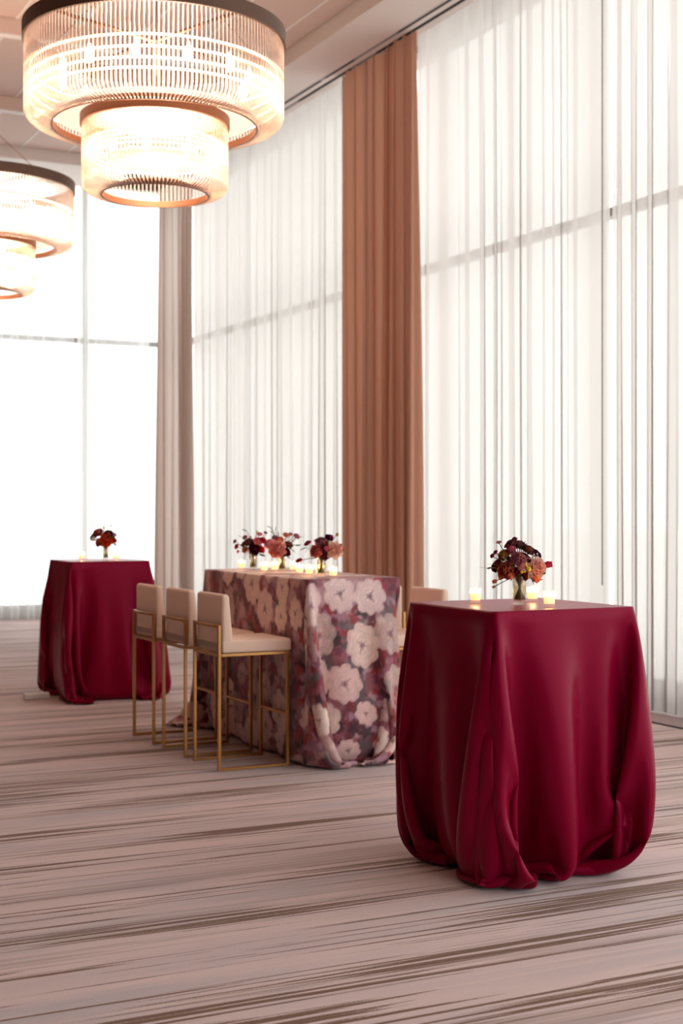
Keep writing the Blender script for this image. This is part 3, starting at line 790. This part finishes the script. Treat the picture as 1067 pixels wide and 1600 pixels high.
def blossoms_vf(R, n, rnd):
    V = []; F = []; FM = []
    for k in range(n):
        p = Vector((rnd.gauss(0, 1), rnd.gauss(0, 1), rnd.gauss(0, 1))); p.normalize(); p *= R*rnd.uniform(.45, 1)
        dv, df, dm = daisy_vf(R*.28, 5); q = p.to_track_quat('Z', 'Y').to_matrix().to_4x4(); q.translation = p
        b_ = len(V); V += [q @ x for x in dv]; F += [tuple(i+b_ for i in z) for z in df]; FM += dm
    return V, F, FM

RV = Vector((CY, -SY, 0)); FV = Vector((SY, CY, 0)); UZ = Vector((0, 0, 1))
def arrangement(base, spec, scale, vase_h, vase_r, label_v, label_b, seed, cut=True):
    """vase at base with water; bouquet of flowers given as (kind, dx right, dz up, depth, size, colours..., tilt) in metres*scale"""
    rnd = random.Random(seed)
    vz = empty('glass_vase', base, label=label_v, cat='vase', group='small glass vases holding bouquets')
    n = 32; prof = [(.001, .001), (vase_r*.86, .001), (vase_r*.90, .006)]
    for k in range(9): prof.append((vase_r*(.88+.12*k/8)*(1+(.035 if k % 2 else 0)), .012+(vase_h-.014)*k/8))
    prof += [(vase_r*.93, vase_h-.001), (vase_r*.80, .016), (.001, .013)]
    V, F = lathe_vf(prof, n)
    # facets: alternate columns pressed in
    V = [(x*(1-(.03 if (i % n) % 4 == 0 else 0)), y*(1-(.03 if (i % n) % 4 == 0 else 0)), z) for i, (x, y, z) in enumerate(V)]
    mesh('glass', V, F, M['cut_glass'], vz)
    V, F = lathe_vf([(.001, .0145), (vase_r*.78, .0175), (vase_r*.84, vase_h*.62), (.001, vase_h*.62)], 24); mesh('water', V, F, M['water'], vz)
    bq = empty('flower_bouquet', base, label=label_b, cat='bouquet', group='bouquets in small glass vases')
    neck = Vector((0, 0, vase_h-.004))
    for k in range(9):
        a0 = k*2.4; q0 = vase_r*.7*math.sqrt((k+.5)/9); a1 = a0+rnd.uniform(1.6, 3.6)
        V, F = tube_vf([(q0*math.cos(a1), q0*math.sin(a1), .020), (0, 0, vase_h*.5), (q0*.9*math.cos(a0), q0*.9*math.sin(a0), vase_h+.012)], rnd.uniform(.0018, .003), 5)
        mesh('stem', V, F, [M['stem'], PM((156, 112, 60))][k % 2], bq)
    for it in spec:
        kind, dx, dz, dd, size, cols = it[:6]; opt = it[6] if len(it) > 6 else {}
        p = RV*dx*scale+UZ*dz*scale+FV*dd*scale; R = size*scale
        out = (p-Vector((0, 0, vase_h+R*.2))); d = opt.get('dir')
        axis = (RV*d[0]+UZ*d[1]-FV*d[2]).normalized() if d else (out.normalized()*.75-FV*.55).normalized()
        if kind in ('rose', 'ranunculus'): V, F, FM = rose_vf(R*.92, 6 if kind == 'rose' else 5, opt.get('open', 1.0), rnd); nm = kind
        elif kind == 'tulip': V, F, FM = tulip_vf(R*.6); nm = 'tulip'
        elif kind == 'daisy': V, F, FM = daisy_vf(R); nm = 'daisy'
        elif kind == 'berry': V, F, FM = berry_vf(R); nm = 'berry'
        elif kind == 'leaf': V, F, FM = leaf_vf(R*2, R*opt.get('w', .8)); nm = 'leaf'
        elif kind == 'sprig': V, F, FM = blossoms_vf(R, 9, rnd); nm = 'blossom_sprig'
        elif kind == 'carnation': V, F, FM = rose_vf(R*.85, 6, 1.1, rnd); nm = 'carnation'
        rot = axis.to_track_quat('Z', 'Y').to_matrix().to_4x4(); rot.translation = p-axis*(R*.35 if kind in ('rose', 'carnation', 'ranunculus', 'tulip') else 0)
        if kind == 'leaf':
            rot = (Matrix.Translation(p) @ axis.to_track_quat('Z', 'Y').to_matrix().to_4x4() @ Matrix.Rotation(rnd.uniform(0, 6.3) if 'roll' not in opt else opt['roll'], 4, 'Z'))
        ms = [PM(c) for c in cols] if kind != 'leaf' else [M[cols[0]] if isinstance(cols[0], str) else PM(cols[0])]
        if len(ms) == 1: ms = ms*2
        fo_ = mesh(nm, [rot @ v for v in V], F, ms, bq, fm=FM)
        # stem
        if opt.get('nostem'): continue
        s0 = neck+Vector((rnd.uniform(-.6, .6)*vase_r, rnd.uniform(-.6, .6)*vase_r, 0))
        foot = Vector((-s0.x*1.0, -s0.y*1.0, .022)); e = rot.translation
        mid = s0.lerp(e, .5)+Vector((0, 0, .01*scale))+(Vector(opt['bow'][0:1]+(0,)+opt['bow'][1:2]) if 'bow' in opt else Vector())
        path = [foot, s0.lerp(foot, .5), s0]+[(s0*(1-u)**2+mid*2*u*(1-u)+e*u*u) for u in (.25, .5, .75, 1)]
        V, F = tube_vf(path, .0019, 5); mesh('stem', V, F, M['stem'], fo_)
    return vz, bq

k_ = .000425
def S(kind, x, y, r, cols, dd=0, **o): return (kind, (x-545)*k_, (858-y)*k_, dd, r*k_, cols, o)
DK = (70, 34, 40); BURG = (112, 34, 48); MAUVE = (142, 84, 92); PINK = (170, 92, 104); RUST = (160, 90, 70); ORNG = (192, 112, 76); PEACH = (222, 176, 160); BLUSH = (238, 208, 196)
OCH = (150, 104, 58); YEL = (190, 168, 66); PLUM = (60, 26, 48); WHITE = (238, 232, 232)
near = [
 S('rose', 478, 265, 52, [(96, 50, 52), (84, 48, 48)], .01), S('rose', 548, 280, 58, [(92, 56, 54), (74, 48, 46)], .02),
 S('carnation', 505, 222, 24, [(120, 40, 62)], .02), S('carnation', 425, 288, 28, [BURG], 0), S('carnation', 460, 322, 44, [PINK, (150, 78, 96)], -.02),
 S('rose', 512, 408, 66, [MAUVE, (150, 92, 100)], -.045, open=1.1), S('carnation', 542, 487, 38, [(206, 160, 156), (190, 136, 136)], -.055),
 S('rose', 395, 525, 78, [(150, 74, 58), RUST], -.035, dir=(-.5, .25, .8)), S('tulip', 455, 560, 62, [ORNG], -.03, dir=(-.35, -.5, .6)),
 S('rose', 392, 375, 56, [OCH, (140, 88, 52)], -.01), S('ranunculus', 330, 462, 40, [BURG, (90, 28, 40)], 0), S('rose', 310, 500, 44, [PLUM, DK], .02),
 S('carnation', 505, 530, 34, [BURG], -.05), S('rose', 640, 330, 56, [(112, 62, 48), (96, 54, 46)], .01), S('rose', 715, 368, 52, [PLUM, (44, 26, 44)], .02),
 S('sprig', 690, 378, 38, [WHITE, YEL], -.01), S('rose', 700, 500, 92, [PEACH, BLUSH], -.04, dir=(.35, .15, .9), open=1.15),
 S('tulip', 680, 588, 70, [ORNG, ORNG], -.03, dir=(.45, -.5, .6)), S('tulip', 800, 475, 62, [(150, 36, 60)], -.01, dir=(.95, .1, .1)),
 S('daisy', 345, 265, 30, [(140, 88, 100), OCH], 0, dir=(-.2, .9, .5)), S('carnation', 312, 352, 22, [BURG], 0), S('carnation', 280, 387, 22, [(126, 30, 52)], 0),
 S('tulip', 312, 630, 36, [RUST], -.01, dir=(-.8, -.3, .2)), S('tulip', 302, 684, 24, [OCH], -.01, dir=(-.8, -.4, .2)),
 S('berry', 590, 460, 15, [YEL], -.05), S('berry', 618, 512, 24, [(206, 190, 70)], -.055), S('berry', 550, 541, 16, [YEL], -.055), S('berry', 578, 536, 13, [YEL], -.055), S('berry', 598, 486, 13, [YEL], -.055), S('berry', 532, 380, 12, [OCH], -.05),
 S('rose', 590, 400, 58, [(52, 30, 40), (44, 28, 34)], .01), S('rose', 460, 470, 60, [(70, 34, 42), (58, 30, 36)], .02), S('rose', 600, 580, 40, [(160, 70, 40), (110, 40, 34)], -.02),
 S('carnation', 620, 420, 34, [(110, 52, 60)], -.03), S('carnation', 440, 420, 30, [(86, 60, 34)], -.03),
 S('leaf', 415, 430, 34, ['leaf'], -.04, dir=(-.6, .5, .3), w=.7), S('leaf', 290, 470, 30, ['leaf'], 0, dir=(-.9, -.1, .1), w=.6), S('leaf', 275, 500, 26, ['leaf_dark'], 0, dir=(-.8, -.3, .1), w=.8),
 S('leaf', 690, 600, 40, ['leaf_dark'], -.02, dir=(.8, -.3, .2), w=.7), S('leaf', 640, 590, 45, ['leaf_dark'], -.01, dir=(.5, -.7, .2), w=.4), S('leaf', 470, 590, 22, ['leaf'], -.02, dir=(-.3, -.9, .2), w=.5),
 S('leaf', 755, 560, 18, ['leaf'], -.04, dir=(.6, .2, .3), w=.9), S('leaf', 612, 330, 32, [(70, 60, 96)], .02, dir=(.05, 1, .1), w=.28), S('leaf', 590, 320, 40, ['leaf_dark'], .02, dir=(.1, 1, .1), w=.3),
 S('leaf', 250, 500, 48, ['grass'], 0, dir=(-1, -.12, .1), w=.06), S('leaf', 345, 385, 30, ['grass'], 0, dir=(-.9, .1, .1), w=.12), S('leaf', 570, 380, 40, ['leaf'], .0, dir=(-.2, 1, .2), w=.5), S('leaf', 490, 345, 36, ['leaf'], .0, dir=(.5, .8, .4), w=.5),
]
arrangement((3.251, 4.874, H), near, 1.0, .123, .0295, 'cut glass vase standing on the near crimson table beside the candles',
            'largest bouquet, rust and blush flowers with one red tulip, on the near crimson table', 4)

# bar bouquets: spec in pixels of the 4.85x view; metres per pixel differ with depth
def T_(cx, by, k):
    def f(kind, x, y, r, cols, dd=0, **o): return (kind, (x-cx)*k, (by-y)*k, dd, r*k, cols, o)
    return f
A = T_(272, 438, 9.3/2222/4.85)
RED = (150, 20, 36)
b1 = [A('rose', 285, 275, 44, [(70, 12, 24), (56, 10, 22)], -.03), A('rose', 235, 225, 36, [(96, 52, 54), (84, 44, 48)], 0), A('rose', 310, 218, 32, [(176, 100, 116), (196, 130, 140)], -.03),
 A('carnation', 345, 210, 26, [RED], -.02), A('carnation', 340, 285, 26, [(168, 30, 40)], -.02), A('carnation', 320, 165, 20, [(190, 120, 140)], 0), A('carnation', 365, 155, 13, [(110, 70, 80)], 0),
 A('rose', 205, 285, 24, [RUST, (150, 70, 50)], -.01), A('carnation', 140, 262, 20, [RED], 0), A('carnation', 128, 222, 16, [(120, 56, 70)], 0), A('carnation', 152, 300, 13, [(176, 60, 84)], 0),
 A('carnation', 205, 190, 20, [(140, 80, 96)], 0), A('rose', 200, 240, 26, [(120, 66, 66), (90, 50, 54)], .01), A('berry', 298, 148, 9, [(150, 170, 60)], 0), A('berry', 232, 285, 11, [OCH], -.04), A('berry', 250, 190, 9, [OCH], 0),
 A('leaf', 225, 150, 22, ['leaf'], 0, dir=(-.8, .5, .1), w=.4), A('leaf', 190, 190, 20, ['leaf'], 0, dir=(-1, .2, .1), w=.4), A('leaf', 215, 320, 16, ['leaf'], 0, dir=(-.1, -1, .1), w=.5), A('leaf', 240, 325, 14, ['leaf'], 0, dir=(.2, -1, .1), w=.5), A('leaf', 310, 320, 30, ['leaf'], 0, dir=(.8, -.2, .1), w=.5), A('sprig', 355, 190, 12, [WHITE, YEL], -.02), A('sprig', 165, 250, 12, [WHITE, YEL], 0)]
arrangement((3.658, 8.606, H), b1, 1.0, .105, .026, 'small glass vase at the left end of the floral bar table', 'dark red and pink bouquet, leftmost of the three on the floral bar table', 14)
A = T_(487, 450, 8.95/2222/4.85)
b2 = [A('rose', 455, 275, 56, [(222, 160, 150), (228, 176, 166)], -.05, dir=(-.1, .1, 1), open=1.1), A('rose', 385, 235, 36, [(196, 130, 140), (206, 150, 156)], -.02), A('carnation', 400, 290, 24, [(210, 150, 150)], -.02), A('rose', 430, 310, 34, [(210, 110, 70), (220, 130, 100)], -.04, dir=(-.3, -.4, .8)),
 A('rose', 525, 300, 30, [(90, 20, 36), (70, 14, 30)], -.02), A('rose', 540, 240, 30, [(110, 50, 50), (90, 40, 44)], 0), A('rose', 465, 205, 32, [(214, 126, 100), (180, 110, 80)], 0), A('carnation', 430, 185, 22, [(150, 90, 110)], 0), A('carnation', 520, 165, 24, [(196, 126, 120)], 0),
 A('carnation', 555, 160, 16, [(170, 120, 130)], 0), A('carnation', 600, 175, 24, [(160, 110, 126)], 0), A('sprig', 570, 205, 30, [WHITE, YEL], 0), A('sprig', 540, 175, 18, [(230, 220, 160), YEL], 0), A('berry', 530, 160, 8, [YEL], -.01), A('carnation', 365, 225, 20, [(160, 60, 80)], 0),
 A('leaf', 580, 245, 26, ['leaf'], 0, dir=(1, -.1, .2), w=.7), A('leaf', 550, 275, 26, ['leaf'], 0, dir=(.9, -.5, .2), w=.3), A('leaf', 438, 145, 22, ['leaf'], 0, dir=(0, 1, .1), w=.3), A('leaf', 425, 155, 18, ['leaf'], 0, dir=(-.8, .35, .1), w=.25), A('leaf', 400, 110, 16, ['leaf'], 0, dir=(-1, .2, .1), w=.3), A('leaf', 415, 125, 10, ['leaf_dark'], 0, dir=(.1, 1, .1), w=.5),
 A('leaf', 460, 185, 22, ['leaf'], 0, dir=(.1, 1, .1), w=.3), A('leaf', 600, 190, 28, ['leaf'], 0, dir=(1, .1, .1), w=.25), A('leaf', 540, 215, 30, ['leaf'], 0, dir=(.6, .5, .1), w=.5), A('leaf', 520, 330, 20, ['leaf_dark'], 0, dir=(.6, -.4, .1), w=.5)]
arrangement((3.682, 8.203, H), b2, 1.0, .105, .026, 'small glass vase in the middle of the floral bar table', 'salmon rose bouquet with white sprigs, middle one on the floral bar table', 24)
A = T_(785, 483, 8.4/2222/4.85)
b3 = [A('rose', 745, 290, 46, [(150, 78, 78), (170, 100, 92)], -.03), A('rose', 780, 215, 40, [(120, 70, 84), (140, 90, 96)], 0), A('rose', 885, 285, 56, [(232, 192, 178), (240, 212, 200)], -.03, dir=(.3, .1, .9)), A('rose', 812, 270, 34, [(90, 34, 50), (110, 50, 62)], -.04), A('carnation', 825, 270, 18, [(180, 100, 110)], -.06),
 A('rose', 815, 325, 34, [(110, 40, 60), (90, 30, 50)], -.03), A('rose', 845, 190, 30, [(40, 20, 44), (70, 20, 60)], 0), A('carnation', 862, 180, 14, [(150, 30, 90)], -.02), A('berry', 905, 168, 14, [(150, 120, 70)], 0), A('rose', 678, 232, 26, [(112, 24, 40), (130, 30, 44)], 0, dir=(-.5, .8, .3)),
 A('carnation', 935, 250, 13, [RED], 0), A('carnation', 950, 278, 13, [(176, 30, 44)], 0), A('carnation', 945, 298, 9, [(120, 30, 44)], 0), A('rose', 780, 250, 30, [(166, 100, 60), (150, 90, 60)], -.01), A('rose', 765, 300, 28, [(196, 110, 96), (200, 130, 110)], -.045),
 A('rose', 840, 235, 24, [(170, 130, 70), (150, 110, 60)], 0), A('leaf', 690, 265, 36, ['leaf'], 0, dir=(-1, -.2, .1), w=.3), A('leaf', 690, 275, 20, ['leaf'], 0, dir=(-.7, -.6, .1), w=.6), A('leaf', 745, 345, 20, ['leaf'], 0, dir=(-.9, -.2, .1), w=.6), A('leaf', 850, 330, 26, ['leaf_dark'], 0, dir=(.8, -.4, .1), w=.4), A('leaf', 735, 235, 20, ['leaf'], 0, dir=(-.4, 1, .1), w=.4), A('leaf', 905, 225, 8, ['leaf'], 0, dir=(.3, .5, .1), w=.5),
 A('rose', 615, 362, 24, [(130, 16, 20), (150, 30, 24)], 0, dir=(-.3, .8, .3))]
arrangement((3.651, 7.566, H), b3, 1.0, .118, .027, 'small glass vase at the right end of the floral bar table', 'bouquet with a large pale peach rose, rightmost of three on the floral bar table', 34)
A = T_(545, 1120, 11.2/2222/15.24)
b4 = [A('rose', 560, 650, 150, [(200, 84, 50), (214, 100, 54)], -.03, dir=(.1, -.1, 1)), A('rose', 620, 500, 130, [(70, 44, 46), (60, 40, 44)], 0), A('rose', 340, 460, 120, [(150, 56, 50), (120, 44, 54)], 0), A('rose', 370, 690, 110, [(156, 60, 56), (130, 50, 50)], 0), A('rose', 220, 570, 80, [(60, 40, 44), (44, 36, 36)], 0),
 A('sprig', 450, 430, 100, [(200, 204, 214), YEL], -.02), A('daisy', 280, 620, 60, [WHITE, WHITE], -.05, dir=(-.1, .1, 1)), A('carnation', 740, 640, 80, [(150, 30, 36)], 0), A('carnation', 760, 500, 50, [(190, 170, 190)], 0), A('berry', 495, 350, 34, [(150, 160, 60)], 0), A('berry', 665, 300, 28, [(110, 120, 110)], 0),
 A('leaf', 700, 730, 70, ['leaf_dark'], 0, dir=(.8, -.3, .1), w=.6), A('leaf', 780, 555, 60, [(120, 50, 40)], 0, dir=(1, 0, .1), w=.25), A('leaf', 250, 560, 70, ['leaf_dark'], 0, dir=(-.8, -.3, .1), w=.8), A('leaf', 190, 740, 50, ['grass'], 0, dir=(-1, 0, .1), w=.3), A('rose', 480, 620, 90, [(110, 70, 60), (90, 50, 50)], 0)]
arrangement((3.351, 10.847, H), b4, 1.0, .110, .024, 'slim glass vase on the far crimson table', 'small rust and dark flower bouquet on the far crimson table', 44)
